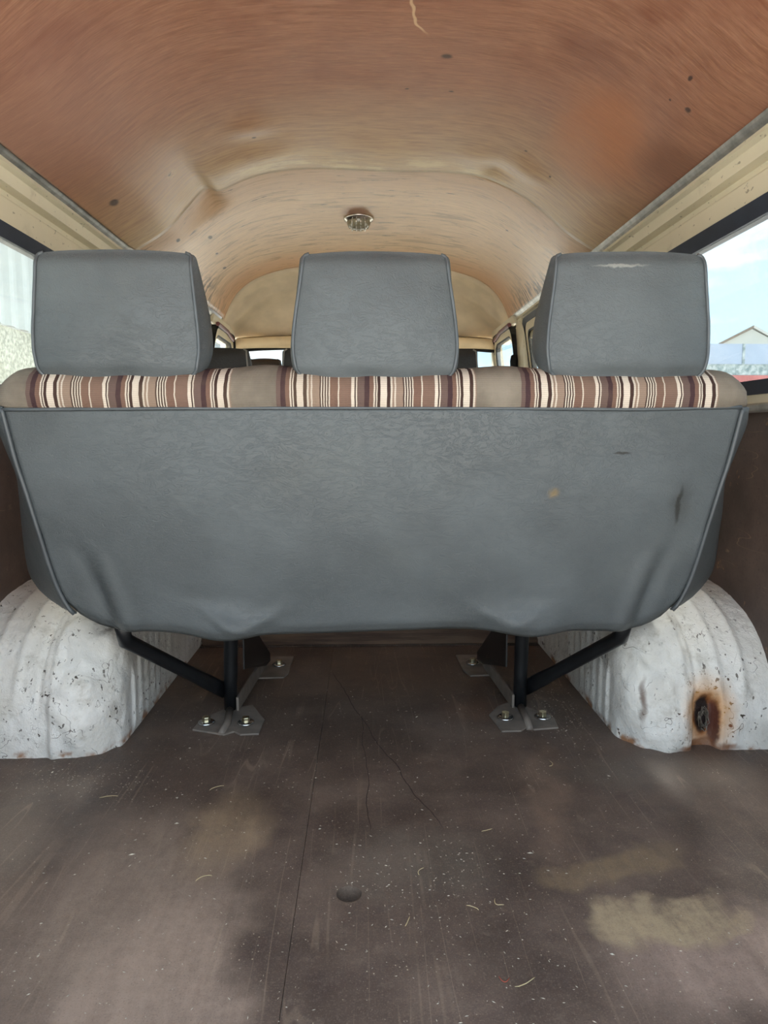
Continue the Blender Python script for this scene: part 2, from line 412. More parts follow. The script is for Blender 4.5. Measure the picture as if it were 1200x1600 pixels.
def mat_wallply():
    k = NT('brown_wall_ply', .5, 0, .35)
    o = k.co()
    c = k.mix(k.step(k.noise(o, 6, 6, .65), .3, .7), srgb(74, 62, 57), srgb(98, 82, 75))
    c = k.mix(k.math('MULTIPLY', k.step(k.noise(o, 140, 3), .5, .8), .35), c, srgb(44, 34, 32))
    s = k.math('MULTIPLY', k.line(k.noise(k.co(scale=(1, 1.1, 7), rot=(.9, 0, 0)), 2.2, 1.5), .004), k.step(k.noise(o, 6), .50, .58))
    c = k.mix(k.math('MULTIPLY', s, .5), c, srgb(160, 134, 108))
    c = k.mix(k.math('MULTIPLY', k.step(k.noise(k.warp(o, 20, .03), 16, 5, .7), .62, .70), .7), c, srgb(160, 122, 88))
    k.bump(k.noise(o, 120), .15, .001)
    return k.col(c)
m_wallply = mat_wallply()
def mat_arch():
    k = NT('chipped_white_paint', .5, 0, .4)
    o = k.co()
    c = k.mix(k.step(k.noise(o, 7, 6, .65), .3, .72), srgb(216, 212, 203), srgb(236, 234, 229))
    c = k.mix(k.math('MULTIPLY', k.step(k.noise(o, 16, 6, .7), .52, .72), .5), c, srgb(150, 142, 126))
    chips = k.math('MULTIPLY', k.step(k.noise(k.warp(o, 40, .02), 62, 4, .6), .635, .66), k.step(k.noise(o, 8, 3), .44, .56))
    c = k.mix(chips, c, srgb(70, 60, 50))
    ln = k.math('MULTIPLY', k.line(k.noise(k.warp(o, 9, .05), 9, 3), .0028), k.step(k.noise(o, 11), .5, .58))
    c = k.mix(k.math('MULTIPLY', ln, .8), c, srgb(78, 64, 52))
    l2 = k.math('MULTIPLY', k.line(k.noise(k.co(scale=(1, 1, .6), loc=(5, 2, 1)), 24, 4), .005), k.step(k.noise(o, 13), .52, .6))
    c = k.mix(k.math('MULTIPLY', l2, .7), c, srgb(96, 86, 76))
    fl = k.math('MULTIPLY', k.step(k.noise(k.co(scale=(1, 1, .45), rot=(.5, .3, .4)), 95, 3, .5), .66, .69), k.step(k.noise(o, 6, 3), .45, .55))
    c = k.mix(k.math('MULTIPLY', fl, .85), c, srgb(74, 64, 54))
    z = k.sep(k.warp(o, 30, .03))[2]
    rz = k.math('MULTIPLY', k.step(z, .022, .004), k.step(k.noise(o, 14, 4), .5, .62))
    c = k.mix(k.math('MULTIPLY', rz, .9), c, srgb(150, 98, 50))
    return k, o, c
k, o, c = mat_arch(); 
k.bump(k.noise(o, 22, 6, .7), .8, .008)
_ = k.mix(k.math('MULTIPLY', k.spot(k.warp(o, 40, .02), (-.70, -.5, .055), (.012, .3, .03), .6), .9), c, srgb(146, 92, 44))
m_arch_left = k.col(_)
k, o, c = mat_arch()
k.bump(k.noise(o, 22, 6, .7), .8, .008)
ow = k.warp(o, 26, .035)
RX, RY = .765 - .75, 1.53 - 2.0
c = k.mix(k.math('MULTIPLY', k.spot(ow, (RX, RY, .075), (.085, .12, .115), .7), .85), c, srgb(210, 150, 76))
c = k.mix(k.spot(ow, (RX, RY, .07), (.036, .10, .068), .45), c, srgb(150, 92, 48))
c = k.mix(k.spot(k.warp(o, 60, .012), (RX-.006, RY, .075), (.020, .10, .052), .35), c, srgb(40, 30, 28))
c = k.mix(k.math('MULTIPLY', k.spot(k.warp(o, 50, .012), (RX+.018, RY, .055), (.012, .10, .065), .4), .9), c, srgb(82, 44, 38))
c = k.mix(k.math('MULTIPLY', k.spot(ow, (RX, RY, .004), (.11, .1, .018), .6), .8), c, srgb(120, 72, 40))
c = k.mix(k.spot(k.warp(o, 40, .006), (.815-.75, RY, .055), (.006, .1, .006), .5), c, srgb(128, 78, 44))
c = k.mix(k.math('MULTIPLY', k.spot(k.warp(o, 22, .03), (.625-.75, 1.66-2.0, .10), (.013, .2, .085), .4), .95), c, srgb(100, 74, 58))
m_arch_right = k.col(c)

def mat_cream(name, c0):
    k = NT(name, .42, 0, .45); o = k.co()
    c = k.mix(k.step(k.noise(o, 4, 5), .3, .7), tuple(q*.92 for q in c0), c0)
    c = k.mix(k.math('MULTIPLY', k.step(k.noise(k.co(scale=(1, .5, 1)), 90, 3), .66, .72), .6), c, srgb(92, 80, 58))
    c = k.mix(k.math('MULTIPLY', k.step(k.noise(o, 7, 6, .7), .56, .75), .35), c, srgb(140, 126, 100))
    return k.col(c)
m_cream = mat_cream('cream_paint', srgb(222, 212, 184))
m_headliner = plain('tan_headliner', srgb(232, 214, 184), .8, 0, .2, .14, 9)
m_header = plain('peach_header_paint', srgb(238, 212, 170), .6, 0, .3, .1)
m_black = plain('black_paint', srgb(26, 28, 31), .38, 0, .5, .3, 30)
m_rubber = plain('dark_rubber', srgb(46, 52, 64), .6, 0, .3, .2, 20)
m_rubber_blk = plain('black_rubber', srgb(22, 22, 22), .6, 0, .3, .2, 20)
m_steel = plain('bare_steel', (.5, .5, .48), .38, .9, .5, .3, 40)
m_alu = plain('dull_aluminium', (.55, .55, .52), .45, .8, .5, .35, 30)
m_plate = plain('dusty_steel_plate', srgb(136, 126, 117), .6, .1, .4, .3, 22)
m_zinc = plain('zinc_bolt', (.72, .66, .45), .28, 1, .5, .2, 60)
m_washer = plain('zinc_washer', (.72, .74, .74), .25, 1, .5, .2, 60)
m_chrome = plain('lamp_chrome', (.62, .58, .52), .25, 1, .5, .2, 40)
m_red = plain('faded_maroon_rubber', srgb(116, 70, 68), .5, 0, .4, .25, 14)
m_under = plain('underbody_steel', srgb(22, 23, 23), .7, 0, .3, .3, 12)
m_roof = plain('roof_skin_paint', srgb(206, 198, 178), .5)
m_straw = plain('straw', srgb(206, 190, 150), .8, 0, .2, .3, 50)
m_crumb = plain('crumbs', srgb(204, 196, 178), .85, 0, .2, .4, 60)
m_wire = plain('rusty_wire', srgb(120, 112, 102), .5, .6, .5, .4, 60)
m_plank = (lambda: (lambda k: k.col(k.mix(k.step(k.noise(k.co(scale=(3, 40, 40)), 1, 6, .65), .35, .65), srgb(76, 58, 48), srgb(116, 94, 76))))(NT('raw_plank', .75)))()
def mat_glass(name, tint, dust, dusty):
    m = bpy.data.materials.new(name); m.use_nodes = True; t = m.node_tree; t.nodes.clear()
    o = t.nodes.new('ShaderNodeOutputMaterial'); tr = t.nodes.new('ShaderNodeBsdfTransparent'); tr.inputs[0].default_value = (*tint, 1)
    gl = t.nodes.new('ShaderNodeBsdfGlossy'); gl.inputs['Roughness'].default_value = .03
    lw_ = t.nodes.new('ShaderNodeLayerWeight'); lw_.inputs[0].default_value = .5
    pw = t.nodes.new('ShaderNodeMath'); pw.operation = 'POWER'; pw.inputs[1].default_value = 5; t.links.new(lw_.outputs['Facing'], pw.inputs[0])
    fr = t.nodes.new('ShaderNodeMath'); fr.operation = 'MULTIPLY_ADD'; fr.inputs[1].default_value = .5; fr.inputs[2].default_value = .02; t.links.new(pw.outputs[0], fr.inputs[0])
    df = t.nodes.new('ShaderNodeBsdfDiffuse'); df.inputs[0].default_value = (*dusty, 1)
    tl = t.nodes.new('ShaderNodeBsdfTranslucent'); tl.inputs[0].default_value = (*dusty, 1)
    ad = t.nodes.new('ShaderNodeMixShader'); ad.inputs[0].default_value = .6
    t.links.new(df.outputs[0], ad.inputs[1]); t.links.new(tl.outputs[0], ad.inputs[2])
    tc = t.nodes.new('ShaderNodeTexCoord'); nz = t.nodes.new('ShaderNodeTexNoise'); nz.inputs['Scale'].default_value = 5; nz.inputs['Detail'].default_value = 8
    nz.inputs['Roughness'].default_value = .7
    t.links.new(tc.outputs['Object'], nz.inputs['Vector'])
    mr = t.nodes.new('ShaderNodeMapRange'); mr.inputs['From Min'].default_value = .35; mr.inputs['From Max'].default_value = .75
    mr.inputs['To Min'].default_value = dust*.5; mr.inputs['To Max'].default_value = dust*1.5
    t.links.new(nz.outputs[0], mr.inputs['Value'])
    m1 = t.nodes.new('ShaderNodeMixShader'); t.links.new(fr.outputs[0], m1.inputs[0]); t.links.new(tr.outputs[0], m1.inputs[1]); t.links.new(gl.outputs[0], m1.inputs[2])
    m2 = t.nodes.new('ShaderNodeMixShader'); t.links.new(mr.outputs[0], m2.inputs[0]); t.links.new(m1.outputs[0], m2.inputs[1]); t.links.new(ad.outputs[0], m2.inputs[2])
    t.links.new(m2.outputs[0], o.inputs['Surface']); return m
m_glass = mat_glass('dusty_glass', (.77, .79, .79), .05, (.75, .76, .74))
m_glass_milky = mat_glass('grimy_glass', (.78, .80, .78), .12, (.78, .80, .76))

# ================================================================ THE VAN SHELL
XC = .017
WL, WR = -.885, .915                        # inner faces of the side walls at floor level
Y0, Y1 = .30, 4.25                          # open tail and windscreen header

# --- floor: steel under-floor with film-faced boards
floor = struct(MB().box(WL-.03, WR+.03, Y0, 4.6, -.16, -.12).build('floor', m_under))
def board(x0, x1, y0, y1, hole=None):
    bm = bmesh.new()
    outer = [bm.verts.new((x, y, 0)) for x, y in ((x0, y0), (x1, y0), (x1, y1), (x0, y1))]
    ed = [bm.edges.new((outer[i], outer[(i+1) % 4])) for i in range(4)]
    if hole:
        hx, hy, hr = hole; n = 40
        ring = [bm.verts.new((hx+hr*math.cos(2*math.pi*i/n), hy+hr*math.sin(2*math.pi*i/n), 0)) for i in range(n)]
        ed += [bm.edges.new((ring[i], ring[(i+1) % n])) for i in range(n)]
    bmesh.ops.triangle_fill(bm, edges=ed, use_beauty=True)
    if hole:
        for f in [f for f in bm.faces if (f.calc_center_median().xy - Vector((hole[0], hole[1]))).length < hole[2]*.6]: bm.faces.remove(f)
    bmesh.ops.recalc_face_normals(bm, faces=bm.faces)
    for f in bm.faces:
        if f.normal.z < 0: f.normal_flip()
    r = bmesh.ops.extrude_face_region(bm, geom=bm.faces[:])
    for v in [g for g in r['geom'] if isinstance(g, bmesh.types.BMVert)]: v.co.z = -.03
    bmesh.ops.recalc_face_normals(bm, faces=bm.faces)
    me = bpy.data.meshes.new('floor_board'); bm.to_mesh(me); bm.free()
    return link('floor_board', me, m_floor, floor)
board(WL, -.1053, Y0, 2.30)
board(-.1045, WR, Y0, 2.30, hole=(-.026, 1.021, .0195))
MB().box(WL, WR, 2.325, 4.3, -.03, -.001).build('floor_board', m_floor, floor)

# --- ceiling: steel roof skin over two ply sheets and the cab headliner
P_A = [(0, 1.560), (.14, 1.558), (.26, 1.550), (.36, 1.535), (.45, 1.503), (.53, 1.458), (.60, 1.405), (.66, 1.357), (.76, 1.297)]
P_B = [(0, 1.585), (.2, 1.580), (.345, 1.563), (.444, 1.550), (.577, 1.510), (.67, 1.450), (.72, 1.385), (.745, 1.335), (.765, 1.290)]
def zprof(P, x): return spline_tab(P, abs(x))
def ceil_pt(t, y, panel):
    """t in -1..1 across, even in arc length roughly"""
    a = t * .76
    f = sm(2.4, 3.8, y) if panel else 0.0
    z = zprof(P_A, a)*(1-f) + zprof(P_B, a)*f
    near = sm(1.9, 2.4, y)*sm(2.62, 2.44, y)
    z += .038*near*math.exp(-((a+.53)/.085)**2 * (1 if a < -.53 else 7.0))
    if not panel:
        # crushed corner on the left of the joint, soft dents on the right
        z -= .006*sm(2.05, 2.35, y)*math.sin(a*9+1.0)*gau(a, 0, .5)
        z -= .010*gau(y, 2.22, .07)*gau(a, .47, .05) + .007*gau(y, 2.25, .09)*gau(a, .33, .06)
        z += .010*gau(y, 2.30, .05)*gau(a, .40, .04)
        z -= .008*gau(y, 2.05, .05)*gau(a, -.33, .05)
        z -= .012*gau(y, 2.26, .10)*gau(a, -.36, .14)
        z += .006*gau(a, .62, .05)*gau(y, 1.75, .15)
    z += .0025*fbm(a*3, y*2.2, 3.1 if panel else 1.2)
    return Vector((XC + a, y, z))
def sheet(name, y0, y1, ny, nx, panel, mat, parent, th, lift=0.0):
    ts = [math.sin((i/(nx-1)*2-1)*1.25)/math.sin(1.25) for i in range(nx)]
    pts = [[ceil_pt(t, y0 + (y1-y0)*j/(ny-1), panel) + Vector((0, 0, lift)) for j in range(ny)] for t in ts]
    if panel:
        for i, t in enumerate(ts):
            for j in range(ny):
                pts[i][j].y += sm(3.2, 3.8, pts[i][j].y) * .05*abs(t)**2
    v = [p for col_ in pts for p in col_]
    f = [(i*ny+j, i*ny+j+1, (i+1)*ny+j+1, (i+1)*ny+j) for i in range(nx-1) for j in range(ny-1)]
    me = bpy.data.meshes.new(name); me.from_pydata(v, [], f)
    s = [0.0]
    for i in range(1, nx): s.append(s[-1] + (pts[i][0]-pts[i-1][0]).length)
    mid = s[-1]/2
    uv = me.uv_layers.new(name='UVMap')
    for lp in me.loops:
        i, j = divmod(lp.vertex_index, ny); uv.data[lp.index].uv = (s[i]-mid, pts[i][j].y)
    o_ = link(name, me, mat, parent, smooth=True)
    return solid(o_, th, 1)
v_, f_ = [], []
roofs = [(-.99, .9), (-.93, 1.25), (-.84, 1.45), (-.62, 1.63), (-.3, 1.70), (0, 1.715), (.3, 1.70), (.62, 1.63), (.84, 1.45), (.93, 1.25)]
ceiling = struct(MB().grid(lambda i, j: (XC+[-.80, -.78, -.6, -.3, 0, .3, .6, .78, .80][i], [Y0, 4.5][j], [1.33, 1.40, 1.62, 1.69, 1.70, 1.69, 1.62, 1.40, 1.33][i]), 9, 2).build('ceiling', m_roof, smooth=True))
solid(ceiling, .02, 1)
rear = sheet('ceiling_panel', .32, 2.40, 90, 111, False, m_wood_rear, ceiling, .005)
front = sheet('ceiling_panel', 2.385, 3.80, 40, 71, True, m_wood_front, ceiling, .005, .010)
rear['label'] = 'reddish varnished plywood sheet'; front['label'] = 'sun-bleached plywood sheet'
# cab headliner: a cove that drops to the windscreen header
H_A = [(-.775, 1.285), (-.745, 1.345), (-.675, 1.452), (-.577, 1.515), (-.444, 1.556), (-.24, 1.580), (0, 1.588), (.24, 1.580), (.444, 1.556), (.577, 1.515), (.675, 1.452), (.745, 1.345), (.775, 1.285)]
def headliner_pt(i, j):
    n = 49; t = i/(n-1)*12; k_ = min(int(t), 11); fr_ = t-k_
    a = Vector((H_A[k_][0]+(H_A[k_+1][0]-H_A[k_][0])*fr_, 0, H_A[k_][1]+(H_A[k_+1][1]-H_A[k_][1])*fr_))
    q = [(3.80, 1.0, 1.0, 0), (3.90, .99, .97, 0), (3.985, .955, .91, 0), (3.992, .925, .83, 0), (4.05, .905, .81, 0), (4.13, .90, .66, 0), (4.20, .93, .42, 0), (4.255, .95, .16, 0), (4.27, .955, .03, 0)][j]
    zb = 1.262
    wq = min(1, max(0, (a.z-1.29)/.2)); return (XC + a.x*(1-(1-q[1])*wq), q[0] + .05*(abs(a.x)/.77)**2*(1 if j == 0 else 0), zb + (a.z-zb)*q[2] + q[3])
solid(MB().grid(headliner_pt, 49, 9).build('headliner', m_headliner, ceiling, smooth=True), .006, 1)
MB().grid(lambda i, j: (XC + (i/20*2-1)*.755, [4.19, 4.175, 4.18, 4.21, 4.27, 4.27, 4.19][j] - .05*((i/20*2-1)**2)*0,
                        [1.270, 1.262, 1.214, 1.204, 1.21, 1.275, 1.275][j] - .018*(i/20*2-1)**4), 21, 7).build('header_strip', m_header, ceiling, smooth=True)

# --- side walls
def side(s, name):
    """s = -1 left, +1 right: cream body metal with window openings, ply lining and sill ledge"""
    wf = WR if s > 0 else -WL                # inner wall distance at floor (positive)
    sx = lambda d: s*d
    b = MB()
    def strip(prof, y0, y1):                 # prof: (distance, z) closed polygon
        b.prism([(sx(d), y0, z) for d, z in prof], (0, y1-y0, 0))
    # lower body
    strip([(wf+.006, -.09), (wf+.006, .765), (wf+.09, .765), (wf+.09, -.09)], Y0, 4.5)
    # sill upstand below the glass
    strip([(wf-.04, .770), (wf-.045, .800), (wf+.06, .800), (wf+.06, .770)], Y0, 3.55)
    # header above the glass with two pressed flutes, up to the ply
    d0 = .80
    hp = [(d0, 1.165), (d0-.006, 1.222), (d0-.004, 1.226), (d0+.006, 1.232), (d0+.004, 1.244), (d0-.020, 1.247), (d0-.026, 1.272), (d0-.040, 1.276), (d0-.034, 1.300), (d0-.01, 1.330), (d0+.06, 1.33), (d0+.06, 1.165)]
    strip(hp, Y0, 3.62)
    # pillars (lean in with the glass)
    def pillar(y0, y1, zt=1.17, zb=.80, d_b=wf-.045, d_t=d0, th=.05):
        b.prism([(sx(d_b), y0, zb), (sx(d_t), y0, zt), (sx(d_t+th), y0, zt), (sx(d_b+th+.03), y0, zb)], (0, y1-y0, 0))
    pillar(Y0, .52); pillar(2.28, 2.48)
    pillar(3.52, 3.66, 1.30, .77, .80, .765, .05)
    # cab: sill and A pillar beside the door glass
    b.box(min(sx(.80), sx(.88)), max(sx(.80), sx(.88)), 3.6, 4.5, -.09, .90)
    pillar(4.20, 4.27, 1.25, .88, .775, .745, .05)
    b.box(*sorted((sx(.772), sx(.90))), 3.6, 4.5, 1.262, 1.42)
    b.prism([(sx(.752), 3.62, 1.262), (sx(.742), 3.62, 1.298), (sx(.80), 3.62, 1.31), (sx(.80), 3.62, 1.262)], (0, .62, 0))
    w = struct(b.build(name, m_cream))
    # ply lining, two sheets
    for y0, y1 in ((Y0+.02, 2.31), (2.313, 3.5)):
        MB().box(*sorted((sx(wf-.006), sx(wf+.006))), y0, y1, .0, .752).build('wall_panel', m_wallply, w)
    bevel(MB().box(*sorted((sx(wf-.045), sx(wf+.004))), Y0, 3.5, .752, .771).build('sill_ledge', m_alu, w), .004)
    return w
wall_l = side(-1, 'wall_left'); wall_r = side(1, 'wall_right')
# front wall below the windscreen
struct(MB().box(-.86, .89, 4.42, 4.5, -.09, .82).build('wall_front', m_cream))
# ceiling edge rails
def rail(s, nm):
    b = MB(); d = .766
    b.prism([(s*(d+.004), .32, 1.280), (s*(d-.010), .32, 1.291), (s*(d-.015), .32, 1.297), (s*(d-.018), .32, 1.303), (s*(d+.004), .32, 1.31)], (0, 3.42, 0))
    return struct(b.build(nm, m_alu))
rail(-1, 'trim_1'); rail(1, 'trim_2')

# --- windows
def loop_tube(b, pts, r, n=8):
    b.tube(pts + [pts[0], pts[1]], r, n, cap=False)
def rrect(y0, y1, z0, z1, r, n=6):
    o_ = []
    for cy, cz, a0 in ((y1-r, z1-r, 0), (y0+r, z1-r, 90), (y0+r, z0+r, 180), (y1-r, z0+r, 270)):
        for i in range(n+1):
            a = math.radians(a0+90*i/n); o_.append((cy+r*math.cos(a), cz+r*math.sin(a)))
    return o_
def plane_x(s, z, d_b, z_b, d_t, z_t): return s*(d_b + (d_t-d_b)*(z-z_b)/(z_t-z_b))
def ring(b, s, loop_o, loop_i, pl, th_o, th_i):
    n = len(loop_o); V = []
    for (yo, zo), (yi, zi) in zip(loop_o, loop_i):
        xo, xi = plane_x(s, zo, *pl), plane_x(s, zi, *pl)
        V += [(xo - s*th_o, yo, zo), (xi - s*th_i, yi, zi), (xi + s*.022, yi, zi), (xo + s*.022, yo, zo)]
    F = [(4*i+a, 4*((i+1) % n)+a, 4*((i+1) % n)+(a+1) % 4, 4*i+(a+1) % 4) for i in range(n) for a in range(4)]
    b.add(V, F)
def window(nm, s, y0, y1, z0, z1, pl, r, seal_w, glass, frame=None, seal_mat=None):
    w = struct(empty(nm, (plane_x(s, (z0+z1)/2, *pl), (y0+y1)/2, (z0+z1)/2)))
    lo = rrect(y0, y1, z0, z1, r); e = seal_w
    li = rrect(y0+e, y1-e, z0+e, z1-e, max(r-e*.6, .01))
    b = MB(); ring(b, s, lo, li, pl, .014, .006); b.build('seal', seal_mat or m_rubber, w)
    if frame:
        e2 = e + frame
        lf = rrect(y0+e2, y1-e2, z0+e2, z1-e2, max(r-e2*.5, .01))
        b = MB(); ring(b, s, li, lf, pl, .004, .004); b.build('frame', m_cream, w)
        li = lf; e = e2 + .008
        lg = rrect(y0+e, y1-e, z0+e, z1-e, max(r-e*.5, .01))
        b = MB(); ring(b, s, li, lg, pl, .003, .001); b.build('inner_seal', m_rubber_blk, w)
        li = lg
    V = [(plane_x(s, z, *pl), y, z) for y, z in li] + [(plane_x(s, z, *pl)+s*.004, y, z) for y, z in li]
    n = len(li)
    F = [tuple(range(n)), tuple(range(2*n-1, n-1, -1))] + [(i, (i+1) % n, n+(i+1) % n, n+i) for i in range(n)]
    mesh('pane', V, F, glass, w)
    return w
PL_R = (.880, .79, .806, 1.17); PL_L = (.850, .79, .806, 1.17)
window('window_1', -1, .50, 2.30, .787, 1.168, PL_L, .06, .030, m_glass_milky)
window('window_2', 1, .50, 2.30, .790, 1.175, PL_R, .06, .032, m_glass)
PM = (.85, .79, .780, 1.26)
window('window_3', -1, 2.46, 3.54, .80, 1.255, PM, .07, .02, m_glass, .03, m_rubber_blk)
window('window_4', 1, 2.46, 3.54, .80, 1.262, PM, .07, .024, m_glass, .035, m_rubber_blk)
PC = (.80, .85, .752, 1.26)
def cab_window(nm, s):
    w = window(nm, s, 3.655, 4.215, .88, 1.262, PC, .10, .014, m_glass, .032, m_rubber_blk)
    MB().tube([(s*.742, 3.70, 1.262), (s*.742, 3.95, 1.258), (s*.744, 4.12, 1.236)], .011, 8).build('weather_strip', m_red, w)
cab_window('window_5', -1); cab_window('window_6', 1)
# windscreen
ws = struct(empty('window_7', (XC, 4.30, 1.0)))
def ws_pt(i, j):
    t = i/12*2-1
    return (XC + t*.735, 4.245 + .16*(1-j) - .05*t*t, .82 + .385*j - .02*t**4*j)
b = MB().grid(lambda i, j: ws_pt(i, j), 13, 2); o = b.build('pane', m_glass, ws, smooth=True); solid(o, .004)
b = MB(); b.tube([Vector(ws_pt(i, 1)) + Vector((0, -.008, 0)) for i in range(13)] , .009, 8); b.build('seal', m_rubber_blk, ws)
# door-post knob and belt slot on the right centre pillar
tag(MB().lathe((0, 0, 0), [(0.0001, -.045), (.012, -.043), (.019, -.03), (.021, 0), (.016, .028), (.0001, .036)], 16).build('belt_guide', m_rubber_blk, smooth=True),
    'black rounded seat-belt guide on the cream door pillar at right', 'belt guide').location = (.762, 3.66, 1.075)

# ================================================================ WHEEL ARCHES
def wheel_arch(s, label):
    wall = WR if s > 0 else -WL
    inner = .567
    x_in = XC + s*inner if s > 0 else XC - inner
    xw = s*wall
    root = (xw*.5+x_in*.5 if s < 0 else .75, 2.0, 0)
    nu, nv = 120, 96
    L_flat = abs(xw-x_in); rc = .10
    def pt(i, j):
        a = math.pi*i/(nu-1)                       # 0 rear foot .. pi front foot
        n = 3.0
        c_, s_ = math.cos(a), math.sin(a)
        Y = -.5*math.copysign(abs(c_)**(2/n), c_); Z = .325*abs(s_)**(2/n)
        q = j/(nv-1)
        # across: flat from wall, then fillet, then inner face shrinking to the middle
        if q < .62:
            d = q/.62*(L_flat-rc); k_ = 0.0
            x = xw - s*d
        elif q < .80:
            f = (q-.62)/.18*math.pi/2
            d = (L_flat-rc) + rc*math.sin(f); k_ = rc*(1-math.cos(f))
            x = xw - s*d
        else:
            f = (q-.80)/.20
            d = L_flat; k_ = rc + f*.42
            x = xw - s*d
        R_ = math.hypot(Y/.5, Z/.325)
        yy = Y*max(0, 1 - k_/.5); zz = Z*max(0, 1 - min(k_, rc)*1.0/.5) if q < .80 else Z*max(0.0, (1-rc/.5)*(1-f*.999))
        if q >= .80: yy = Y*(1-rc/.5)*(1-f*.0) if True else yy
        p = Vector((x, 2.0+yy, zz))
        # relief on the outer face: beads that follow the arch, step and dented metal
        nrm = Vector((0, Y/.25, Z/.105)); 
        nrm = nrm.normalized() if nrm.length > 0 else Vector((0, -1, 0))
        h = 0.0
        if q < .80:
            xx = abs(x - xw)
            fade = sm(.02, .12, a/math.pi) * sm(.98, .9, a/math.pi)
            for bx, bw, ba in ((.070, .010, .007), (.125, .010, .006), (.175, .006, -.005)):
                h += ba*gau(xx, bx, bw)*sm(.04, .10, a/math.pi)
            h += .007*sm(.19, .205, xx)
            h += (.020*fbm(p.x*9, p.y*9, p.z*9+s*5, 3) + .010*fbm(p.x*22, p.y*22, p.z*22, 3))*sm(.16, .24, xx) + .002*fbm(p.x*40, p.y*40, p.z*40, 3)
            h -= .010*gau(xx, .27, .02)*gau(p.z, .12, .07)*(s > 0)
            if s > 0: h -= .028*sm(.036, .018, abs(p.x-.760))*sm(.14, .11, p.z)*(p.y < 1.8)
            p += nrm*h
        else:
            if .80 < q:
                rib = gau(p.y % .052, .026, .006)
                p.x += -s*.007*rib*sm(.80, .84, q)*sm(1.0, .97, q)*(1 if p.y < 2.45 else 0)
                
        p.z = max(p.z, -.002)
        return tuple(p)
    # inner face as straight columns: override shape so that it is a true vertical wall
    b = MB().grid(pt, nu, nv)
    o_ = b.build('wheel_arch', m_arch_right if s > 0 else m_arch_left, loc=root, smooth=True)
    tag(o_, label, 'wheel arch')
    return o_
arch_l = wheel_arch(-1, 'chipped white steel wheel arch against the left wall, without the large rust hole')
arch_r = wheel_arch(1, 'chipped white steel wheel arch with a big rust hole, against the right wall')
# tangled wire stuffed in the rust hole
rw = random.Random(3); pts = []
for i in range(90):
    a = i*.55 + rw.uniform(-.3, .3); rr = .4 + .6*rw.random()
    pts.append((.757 + .0125*rr*math.cos(a), 1.512 + .006*rw.uniform(-1, 1), .068 + .030*rr*math.sin(a)))
MB().tube(pts, .0011, 5).build('wire_tangle', m_wire, arch_r, smooth=True)['label'] = 'grey wire tangle stuffed in the rust hole'

# cross board on the floor ahead of the bench
kb = tag(bevel(MB().box(-.545, .585, 2.326, 2.35, 0, .30).build('cross_board', m_plank, loc=(.02, 2.338, 0)), .002),
         'worn brown board standing across the floor under the bench', 'board')

# ================================================================ REAR BENCH
bench = empty('bench_seat', BL, 'grey vinyl-backed bench with striped fabric top and three headrests, nearest the open tail', 'bench seat')
SX = .023
ztop, zbot = .745, .30
def back_y(z): return 1.30 + (ztop-z)*.24
PIPE = [(.30, .560), (.352, .603), (.40, .622), (.45, .632), (.50, .639), (.55, .646), (.60, .653), (.65, .661), (.70, .666), (.745, .670)]
OUT  = [(.36, .742), (.39, .756), (.43, .760), (.50, .756), (.55, .752), (.60, .745), (.65, .733), (.70, .712), (.745, .692)]
def pipe_x(z): return spline_tab(PIPE, z)
def hem_z(u):                                 # u = x - SX
    a = abs(u)
    z = .303 + .004*math.sin(u*9) - .011*gau(a, .315, .07)
    z += .047*(max(0, a-.52)/.083)**1.4
    return z
nu, nv = 121, 61
def back_pt(i, j):
    v = j/(nv-1); u0 = i/(nu-1)*2-1
    z_mid = ztop + (zbot-ztop)*v
    xw = pipe_x(z_mid)
    for _ in range(6):
        u = u0*xw
        zb = hem_z(u); zt = ztop + .004*math.cos(u*2.2) + .006*sm(.45, .7, u)
        z = zt + (zb-zt)*v
        xw = .5*xw + .5*pipe_x(z)
    y = back_y(z)
    y -= .012*(1-u0*u0)*math.sin(math.pi*v)                       # padding swell
    s2 = 1 if u > 0 else -1; a = abs(u)
    # pulled cover over the leg frames and puckers at the lower corners
    y -= .024*gau(a, .30, .075)*sm(.80, .97, v)*(1.15 if u < 0 else .9)
    y += .007*gau(a, .235 if u < 0 else .40, .03)*sm(.80, .97, v)
    y -= .016*gau(v-.05*math.sin(a*30), .90, .028)*gau(a, .265, .06)*(1 if u < 0 else .55); y += .008*gau(v, .95, .02)*gau(a, .24, .03)
    d = (a - .565) + (v-.75)*.10
    y += .011*gau(d, -.012, .016)*sm(.55, .8, v) - .008*gau(d, -.045, .016)*sm(.55, .8, v)
    y += .003*fbm(u*5, v*3, .7) + .012*sm(.95, 1.0, v) * sm(0, 1, v)
    return (SX+u, y, z)
o = MB().grid(back_pt, nu, nv).build('back_panel', m_vinyl_back, bench, smooth=True); solid(o, .004, 0)
